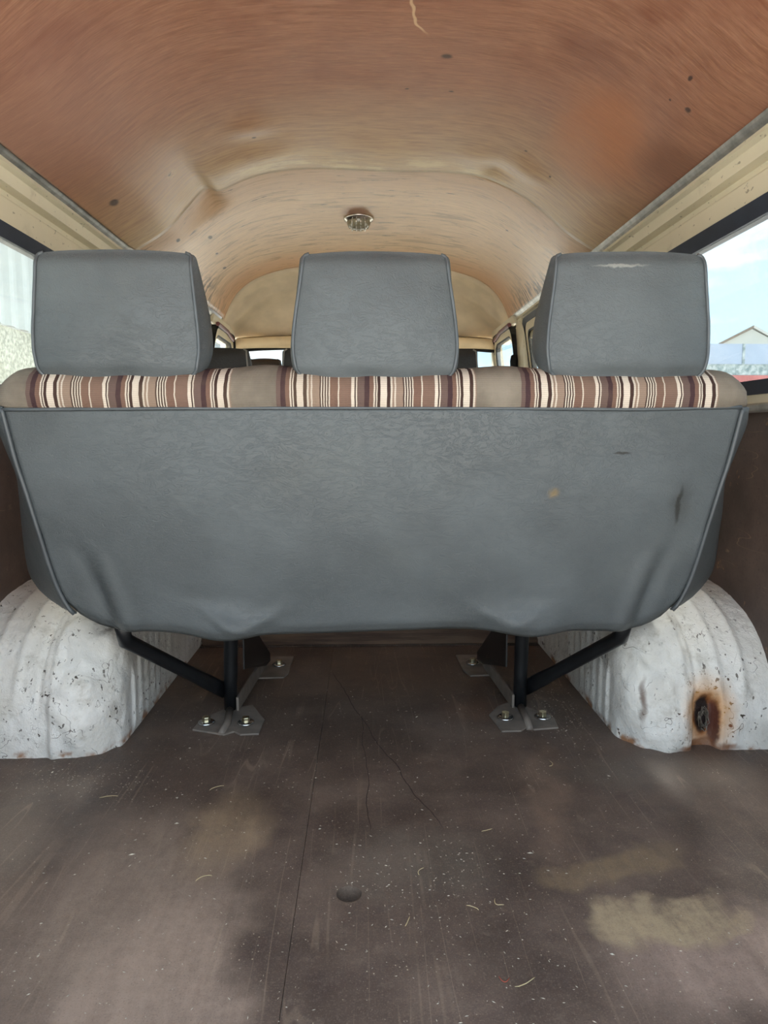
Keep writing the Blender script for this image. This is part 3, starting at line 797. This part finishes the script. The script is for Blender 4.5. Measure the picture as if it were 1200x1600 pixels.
for s in (-1, 1):
    def side_pt(i, j):
        z = .346 + (ztop+.004-.346)*i/40; t = j/10
        zz = max(z, .352) if t > .5 else z
        xp = pipe_x(max(z, .345)); yp = back_y(z)
        if z < .352: xp = pipe_x(.352) - (.352-z)*1.1
        xo = spline_tab(OUT, z)
        if z < .36: xo = .742 - (.36-z)*1.6
        yo = yp + .02 + .15*sm(ztop+.01, .60, z)
        q = math.sin(t*math.pi/2)
        x = xp + (xo-xp)*(t*.8+.2*q); y = yp + (yo-yp)*t - .006*math.sin(math.pi*t) + .004*fbm(z*8, t*2, s)
        return (SX + s*x, y, z + .002)
    solid(MB().grid(side_pt, 41, 11).build('side_panel', m_vinyl, bench, smooth=True), .004, 0)
    pp = []
    for i in range(50):
        z = ztop+.002 - (ztop-.346)*i/49
        x = pipe_x(max(z, .352)) - (max(0, .352-z)*1.1)
        pp.append((SX+s*x, back_y(z)-.004, z))
    MB().tube(pp, .0042, 8).build('piping', m_piping, bench, smooth=True)
MB().tube([(SX+(i/60*2-1)*.668, 1.2965, ztop + .000 + .004*math.cos((i/60*2-1)*.668*2.2) + .006*sm(.45, .7, (i/60*2-1)*.668)) for i in range(61)], .0035, 6).build('top_seam', m_piping, bench, smooth=True)
# fabric-covered pad
prof = [(1.305, .735), (1.292, .752), (1.286, .772), (1.290, .792), (1.304, .810), (1.330, .823), (1.365, .828), (1.400, .822), (1.428, .800), (1.440, .76), (1.470, .62), (1.500, .46), (1.455, .38), (1.42, .36), (1.385, .40), (1.335, .62)]
prof_s = []
def fab_pt(i, j):
    t = i/100*2-1; x = t*.695; a = abs(x)
    k_ = 1.0
    if a > .635: k_ = math.sqrt(max(0.02, 1-((a-.635)/.0605)**2))
    y, z = prof[j % len(prof)]
    cy, cz = 1.36, .755
    zz = cz + (z-cz)*(k_ if z > cz else 1.0); yy = cy + (y-cy)*(.35+.65*k_)
    hump = .006*(gau(x, -.21, .06)+gau(x, .235, .06)) - .003
    if z > .80: zz += hump*k_
    low = sm(.75, .70, z)
    return (SX+x*(1-.16*low), yy + .035*low, zz + .002*fbm(x*9, z*4, .2))
b = MB().grid(lambda i, j: fab_pt(i, j), 101, len(prof)+1)
n_ = len(prof)+1
b.f.append(tuple(range(n_-1))); b.f.append(tuple(100*n_+q for q in range(n_-2, -1, -1)))
b.build('backrest', m_fabric, bench, smooth=True)['label'] = 'brown and cream striped fabric backrest'
o = MB().box(SX-.67, SX+.67, 1.47, 1.95, .325, .455).build('seat_cushion', m_fabric, bench); bevel(o, .035, 4)

def headrest(cx, yr, zc, parent, mat, pmat, hw_b=.145, hw_t=.131, hh=.112, th=.10, tilt=0.0, seed=0, fine=1, sub=True):
    """upholstered headrest with separate side gussets, piped along both rear edges"""
    nx, nz = (33, 31) if fine else (13, 13)
    def wz(v):                                   # v -1 bottom .. 1 top
        w = hw_b + (hw_t-hw_b)*sm(-.55, 1.1, v) - .006*sm(-.5, -1, v)
        r = .020 if v < 0 else .010
        e = max(0.0, r - hh*(1-abs(v)))
        return w - (r - math.sqrt(max(0.0, r*r-e*e)))
    def thick(v):
        return th*max(.02, (max(0.0, 1-((v+.25)/1.25)**2) if v > -.25 else max(.10, 1-((v+.25)/.80)**2)))**.7
    def rear(u, v):
        x = cx + u*wz(v)
        z = zc + hh*v + tilt*u*.01
        if v < -.75: z += .003*math.sin(u*7+seed)*sm(-.75, -1, v)
        z += -.004*u*u*sm(.7, 1, v)
        y = yr - .014*(1-u*u)*(1-v*v) - .006*(1-u**4) + .010*sm(.7, 1.0, abs(v))**2
        y += .0025*fbm(x*14+seed, z*14, 1.7)
        return Vector((x, y, z))
    def frontp(u, v):
        p = rear(u, v); e = thick(v)
        p.y = yr + e + .010*sm(.7, 1, abs(v))**2; p.x = cx + u*(wz(v)+.006*e/th); return p
    b = MB()
    V = [math.sin((j/(nz-1)*2-1)*1.35)/math.sin(1.35) for j in range(nz)]
    b.grid(lambda i, j: rear(i/(nx-1)*2-1, V[j]), nx, nz)
    b.grid(lambda i, j: frontp(1-i/(nx-1)*2, V[j]), nx, nz)
    for v in (-1, 1):
        b.grid(lambda i, j: (rear(i/(nx-1)*2-1, v) if j == 0 else frontp(i/(nx-1)*2-1, v)), nx, 2)
    h = b.build('headrest', mat, parent, smooth=True)
    if sub:
        for s in (-1, 1):
            def gp(i, j):
                t = j/6; a = rear(s, V[i]); c_ = frontp(s, V[i])
                p = a.lerp(c_, t); p.x += s*.007*math.sin(math.pi*t); return p
            MB().grid(gp, nz, 7).build('side_gusset', mat, h, smooth=True)
            MB().tube([rear(s, v) + Vector((s*.0005, -.001, 0)) for v in V], .0032, 7).build('piping', pmat, h, smooth=True)
        MB().box(cx-.05, cx+.05, yr+.010, yr+.06, zc-hh-.012, zc-hh+.01).build('bracket', m_black, h)
    return h
scuff = None
def head_marks(k, o, c):
    ow = k.warp(o, 70, .012)
    return k.mix(k.math('MULTIPLY', k.spot(ow, (.455-BL.x, 1.28-BL.y, 1.000), (.06, .3, .004), .7), .55), c, srgb(160, 160, 152))
m_vinyl_scuff = mat_vinyl('grey_vinyl_scuffed', V_BASE, head_marks)
headrest(-.441, 1.300, .913, bench, m_vinyl, m_piping, hw_b=.145, hw_t=.134, seed=1)
headrest(.0195, 1.300, .913, bench, m_vinyl, m_piping, hw_b=.147, hw_t=.127, seed=2)
hr = headrest(.478, 1.300, .916, bench, m_vinyl_scuff, m_piping, hw_b=.147, hw_t=.133, seed=3)
hr['label'] = 'headrest with a pale scuffed line near its top'

# leg frames
def hexbolt(x, y, z, plate, rot):
    b = MB(); b.lathe((x, y, z), [(.0001, .0015), (.0205, .0015), (.0212, .0034), (.018, .0058), (.0001, .0058)], 28)
    wsh = b.build('washer', m_washer, plate, smooth=True)
    b = MB(); n = 6
    pts = [(x+.0100*math.cos(rot+i*math.pi/3), y+.0100*math.sin(rot+i*math.pi/3), z+.005) for i in range(6)]
    b.prism(pts, (0, 0, .0115)); bevel(b.build('bolt', m_zinc, plate), .0012)
def leg_frame(s, plate_r, plate_f, leg_x, bolts, fbolt):
    # foot plates, folded from sheet
    def foot(poly, dent):
        cx = sum(p[0] for p in poly)/len(poly); cy = sum(p[1] for p in poly)/len(poly)
        o_ = MB().prism([(x, y, .0005) for x, y in poly], (0, 0, .005)).build('foot_plate', m_plate, bench)
        return bevel(o_, .0015)
    pr = foot(plate_r, True); pf = foot(plate_f, False)
    MB().tube([((bolts[0][0]+bolts[1][0])/2, bolts[0][1]-.06, .004), ((bolts[0][0]+bolts[1][0])/2+.004, bolts[0][1]-.01, .006), (leg_x, 1.755, .006)], [.010, .011, .012], 10, flat=[.8, .8, .8]).build('pressed_rib', m_plate, pr, smooth=True)
    for q in bolts: hexbolt(*q, .0055, pr, .3)
    hexbolt(*fbolt, .0055, pf, .1)
    # upright tube
    lean = .012 if s < 0 else -.004
    MB().tube([(leg_x, 1.76, .003), (leg_x+lean*.3, 1.755, .10), (leg_x+lean, 1.73, .24), (leg_x+lean*1.2, 1.70, .33)], [.0168, .0172, .0178, .0178], 18).build('leg', m_black, bench, smooth=True)
    # diagonal outrigger with a crimped end
    ox = -.545 if s < 0 else .590
    A = Vector((leg_x + s*.012, 1.76, .052)); B = Vector((ox - s*.03, 1.50, .262)); D = Vector((ox - s*.035, 1.465, .312))
    M = A.lerp(B, .22)
    MB().tube([A, A.lerp(B, .12), M, A.lerp(B, .34), A.lerp(B, .6), B, D], [.0185, .0190, .0185, .0165, .0165, .0165, .0165], 16, flat=[.28, .35, .75, 1, 1, 1, 1]).build('outrigger', m_black, bench, smooth=True)
    # forward strut: black folded channel down to the front plate
    i_ = -s
    x0, x1 = leg_x + i_*.030, leg_x + i_*.052
    fx = leg_x + i_*.050
    b = MB()
    web = [(x0, 1.785, .255), (x0, 1.785, .10), (fx, 2.03, .028), (fx, 2.125, .012), (fx, 2.125, .035)]
    b.prism(web, (i_*.004, 0, 0))
    b.prism([(x0, 1.78, .262), (fx, 2.125, .038), (fx, 2.125, .030), (x0, 1.78, .252)], (-s*-.03*-1 if False else -i_*.030, 0, 0))
    b.build('strut', m_black, bench)
    # flat floor bar between the plates
    b = MB(); b.prism([(leg_x+i_*.018, 1.745, .005), (leg_x+i_*.018, 1.745, .040), (fx-i_*.012, 2.08, .040), (fx-i_*.012, 2.08, .005)], (i_*.006, 0, 0))
    b.build('floor_bar', m_plate, bench)
leg_frame(-1, [(-.412, 1.634), (-.405, 1.695), (-.362, 1.755), (-.292, 1.785), (-.248, 1.690), (-.250, 1.606), (-.293, 1.602), (-.311, 1.620), (-.331, 1.603)],
          [(-.322, 1.99), (-.314, 2.19), (-.226, 2.19), (-.226, 2.03), (-.236, 1.995)], -.345, [(-.386, 1.668), (-.290, 1.664)], (-.262, 2.10))
leg_frame(1, [(.309, 1.704), (.340, 1.760), (.378, 1.787), (.425, 1.742), (.468, 1.680), (.462, 1.622), (.401, 1.612), (.390, 1.630), (.369, 1.606), (.322, 1.604)],
          [(.288, 2.19), (.406, 2.19), (.373, 2.00), (.305, 1.995), (.292, 2.04)], .399, [(.345, 1.678), (.438, 1.680)], (.328, 2.10))

# ================================================================ SEATS FURTHER FORWARD
b2 = empty('passenger_bench', (-.147, 2.9, 0), 'dark bench one row ahead, its headrests peeping over the grey bench', 'bench seat')
for cx in (-.562, -.150, .265):
    headrest(cx, 2.60, .908, b2, m_vinyl_dark, m_pip_dark, hw_b=.148, hw_t=.138, hh=.104, th=.10, fine=0)
o = MB().box(-.74, .44, 2.60, 2.70, .38, .792).build('backrest', m_fabric, b2); bevel(o, .035, 3)
o = MB().box(-.74, .44, 2.68, 3.14, .31, .43).build('seat_cushion', m_fabric, b2); bevel(o, .03, 3)
for x in (-.62, -.15, .32):
    MB().tube([(x, 2.76, 0), (x, 2.76, .32)], .016, 10).build('leg', m_black, b2)
    MB().tube([(x, 3.06, 0), (x, 3.06, .32)], .016, 10).build('leg', m_black, b2)
cs = empty('cab_seat', (-.497, 3.82, 0), 'brown cab seat far ahead, its narrow headrest seen through the gap between dark headrests', 'seat')
headrest(-.497, 3.60, 1.00, cs, m_vinyl_brown, m_vinyl_brown, hw_b=.080, hw_t=.073, hh=.080, th=.06, fine=0)
o = MB().box(-.70, -.295, 3.60, 3.68, .45, .905).build('backrest', m_vinyl_brown, cs); bevel(o, .035, 3)
o = MB().box(-.70, -.295, 3.66, 4.06, .40, .52).build('seat_cushion', m_vinyl_brown, cs); bevel(o, .03, 3)
MB().box(-.67, -.325, 3.68, 4.02, 0, .41).build('base', m_under, cs)

# ================================================================ CEILING LAMP
lz = 1.576
lamp = empty('ceiling_lamp', (-.022, 2.98, lz), 'round chrome lamp with barred glass on the plywood ceiling', 'lamp')
MB().lathe((-.022, 2.98, lz), [(.0001, .0), (.060, .0), (.062, -.008), (.058, -.013), (.054, -.013), (.050, -.019), (.046, -.019)], 36).build('bezel', m_chrome, lamp, smooth=True)
m_lens = plain('lamp_lens', srgb(150, 142, 118), .12, 0, .6, .4, 60)
MB().lathe((-.022, 2.98, lz), [(.048, -.017), (.047, -.028), (.040, -.042), (.026, -.048), (.0001, -.050)], 36).build('lens', m_lens, lamp, smooth=True)
for dx in (-.026, -.009, .009, .026):
    h = math.sqrt(.050**2-dx*dx)
    MB().tube([(-.022+dx, 2.98-h, lz-.018), (-.022+dx, 2.98-h*.86, lz-.036), (-.022+dx, 2.98-h*.5, lz-.049), (-.022+dx, 2.98, lz-.053), (-.022+dx, 2.98+h*.5, lz-.049), (-.022+dx, 2.98+h, lz-.018)], .0022, 7).build('bar', m_chrome, lamp, smooth=True)

# ================================================================ FLOOR LITTER
rs = random.Random(11)
straws = [(.215, 1.19, .022, .4, 'short whitish straw scrap on the clear brown floor below the right foot plate'),
          (.205, .835, .034, .5, 'long curled pale straw lying on dark floor beside the dusty right patch'),
          (.178, .838, .014, -.1, 'tiny reddish straw scrap touching the long curled pale straw'),
          (.085, 1.075, .020, 1.1, 'bright straw scrap in the crumbs, nearest right of the floor hole'),
          (.06, .955, .022, 1.2, 'upright thin straw scrap in front of the floor hole, to its right'),
          (.160, .985, .020, -.6, 'straw scrap midway between the floor hole and the dusty patch, left of a pair'),
          (.195, .99, .018, -.9, 'straw scrap midway between the floor hole and the dusty patch, right of a pair'),
          (-.30, 1.36, .030, .6, 'straw scrap lying on the floor in front of the left foot plate'),
          (-.26, 1.07, .026, .5, 'curved straw scrap on the dusty left half of the floor'),
          (-.50, 1.33, .034, .2, 'straw scrap lying on the floor in front of the left wheel arch'),
          (.40, 1.44, .026, 1.3, 'straw scrap lying on the floor in front of the right foot plate')]
m_straw_red = plain('reddish_straw', srgb(176, 96, 78), .8, 0, .2, .3, 50)
for x, y, L, a, lab in straws:
    n = 7; bend = rs.uniform(-.008, .008)
    pts = []
    for i in range(n):
        t = i/(n-1)-.5
        dx, dy = t*L, bend*(4*t*t)
        pts.append((x+dx*math.cos(a)-dy*math.sin(a), y+dx*math.sin(a)+dy*math.cos(a), .0009 + .003*abs(t)*rs.random()))
    tag(MB().tube(pts, [.0004]+[.0007]*(n-2)+[.0004], 5).build('straw', m_straw_red if 'reddish' in lab else m_straw, loc=(x, y, 0), smooth=True), lab, 'straw', 'straw scraps on the floor')
b = MB()
def crumb(x, y, r):
    e = [(r*rs.uniform(.6, 1.4), r*rs.uniform(.6, 1.4), r*.8)]
    a = rs.uniform(0, 3.14); l = r*rs.uniform(.8, 2.6)
    ca, sa = math.cos(a), math.sin(a)
    b.add([(x+ca*l, y+sa*l, .0004), (x-ca*l, y-sa*l, .0004), (x-sa*r*.6, y+ca*r*.6, .0004), (x+sa*r*.6, y-ca*r*.6, .0004), (x, y, r*.9)],
          [(0, 2, 4), (2, 1, 4), (1, 3, 4), (3, 0, 4), (0, 3, 1, 2)])
for i in range(2300):
    if i < 1500: x, y = rs.uniform(-.55, .55), rs.uniform(.72, 1.9)
    elif i < 1800: x, y = rs.gauss(.50, .05), rs.gauss(1.80, .14)
    elif i < 2050: x, y = rs.gauss(.08, .10), rs.gauss(1.02, .08)
    else: x, y = rs.gauss(-.60, .1), rs.gauss(1.40, .05)
    if y > 1.5 and (x < -.53 or x > .555): continue
    if (x+.026)**2+(y-1.021)**2 < .022**2 or y < .5 or x < -.86: continue
    crumb(x, y, rs.choice((.0006, .0008, .001, .0013)) * (1.8 if rs.random() < .03 else 1))
o = b.build('floor_crumbs', m_crumb); o['kind'] = 'stuff'; tag(o, 'pale crumbs and chaff scattered over the brown floor', 'crumbs')

# ================================================================ OUTSIDE
def mat_ground():
    k = NT('yard_concrete', .9); o = k.co()
    return k.col(k.mix(k.step(k.noise(o, .5, 6), .3, .7), srgb(178, 174, 166), srgb(204, 200, 192)))
struct(MB().box(-160, 160, -160, 200, -1.0, -.62).build('ground', mat_ground()))
m_clad = plain('pale_cladding', srgb(156, 164, 166), .5, .0, .4, .1, 2)
m_pebble = (lambda k: k.col(k.mix(k.step(k.noise(k.co(), 14, 5, .7), .35, .65), srgb(112, 114, 100), srgb(178, 178, 164))))(NT('pebbledash', .9))
lb = empty('corrugated_building', (-7.5, 14, -.62), 'pale corrugated building seen through the left window', 'building')
nr = 220
def corr(i, j):
    ph = i % 4; y = 4 + i*.12
    return (-6 - (.05 if ph in (1, 2) else 0), y, (2.55, 6.2)[j])
o = MB().grid(corr, nr, 2).build('cladding', m_clad, lb); solid(o, .01, 1)
MB().box(-6.5, -6.08, 4, 30.3, -.62, 2.55).build('plinth_wall', m_pebble, lb)
MB().box(-6.5, -6.06, 4, 30.3, 2.53, 2.58).build('drip_edge', m_alu, lb)
MB().prism([(-6.1, 4, 6.15), (-9.5, 4, 7.2), (-9.5, 4, 2), (-6.1, 4, 2)], (0, 26.3, 0)).build('roof', m_clad, lb)
m_band = plain('grey_blue_cladding', srgb(150, 165, 184), .6, 0, .3, .06, 1)
m_brick = (lambda k: k.col(k.mix(k.step(k.noise(k.co(), 5, 6, .7), .35, .65), srgb(104, 124, 126), srgb(170, 180, 180))))(NT('mottled_wall', .9))
m_redband = plain('faded_red_band', srgb(176, 104, 100), .7, 0, .3, .2, 2)
m_gable = plain('pale_gable', srgb(172, 176, 170), .7, 0, .3, .08, 1)
m_ridge = plain('brown_verge', srgb(110, 96, 80), .7)
lw = empty('low_building', (20, 30, -.62), 'long low grey-blue building outside the right window', 'building')
MB().box(9, 36, 30, 33, 3.68, 4.52).build('cladding', m_band, lw)
MB().box(9, 36, 30.05, 33, 3.22, 3.68).build('mottled_strip', m_brick, lw)
MB().box(9, 36, 30.02, 33, 2.9, 3.22).build('red_strip', m_redband, lw)
MB().box(9, 36, 30.05, 33, -.62, 2.9).build('wall', m_gable, lw)
for x in (12.2, 15.9, 19.6):
    MB().box(x, x+.1, 29.96, 30.0, 3.68, 4.52).build('joint', m_brick, lw)
gs = empty('gable_shed', (26, 48, -.62), 'pale gabled shed rising behind the low grey-blue building', 'shed')
MB().prism([(22.4, 45, -.62), (22.4, 45, 6.35), (24.4, 45, 7.35), (26.4, 45, 6.35), (26.4, 45, -.62)], (3.5, 9, 0)).build('wall', m_gable, gs)
for a, c_ in (((22.2, 6.28), (24.4, 7.40)), ((24.4, 7.40), (26.6, 6.28))):
    MB().prism([(a[0], 44.8, a[1]), (c_[0], 44.8, c_[1]), (c_[0], 44.8, c_[1]+.16), (a[0], 44.8, a[1]+.16)], (3.6, 9.4, 0)).build('roof_slope', m_ridge if a[0] < 23 else m_gable, gs)
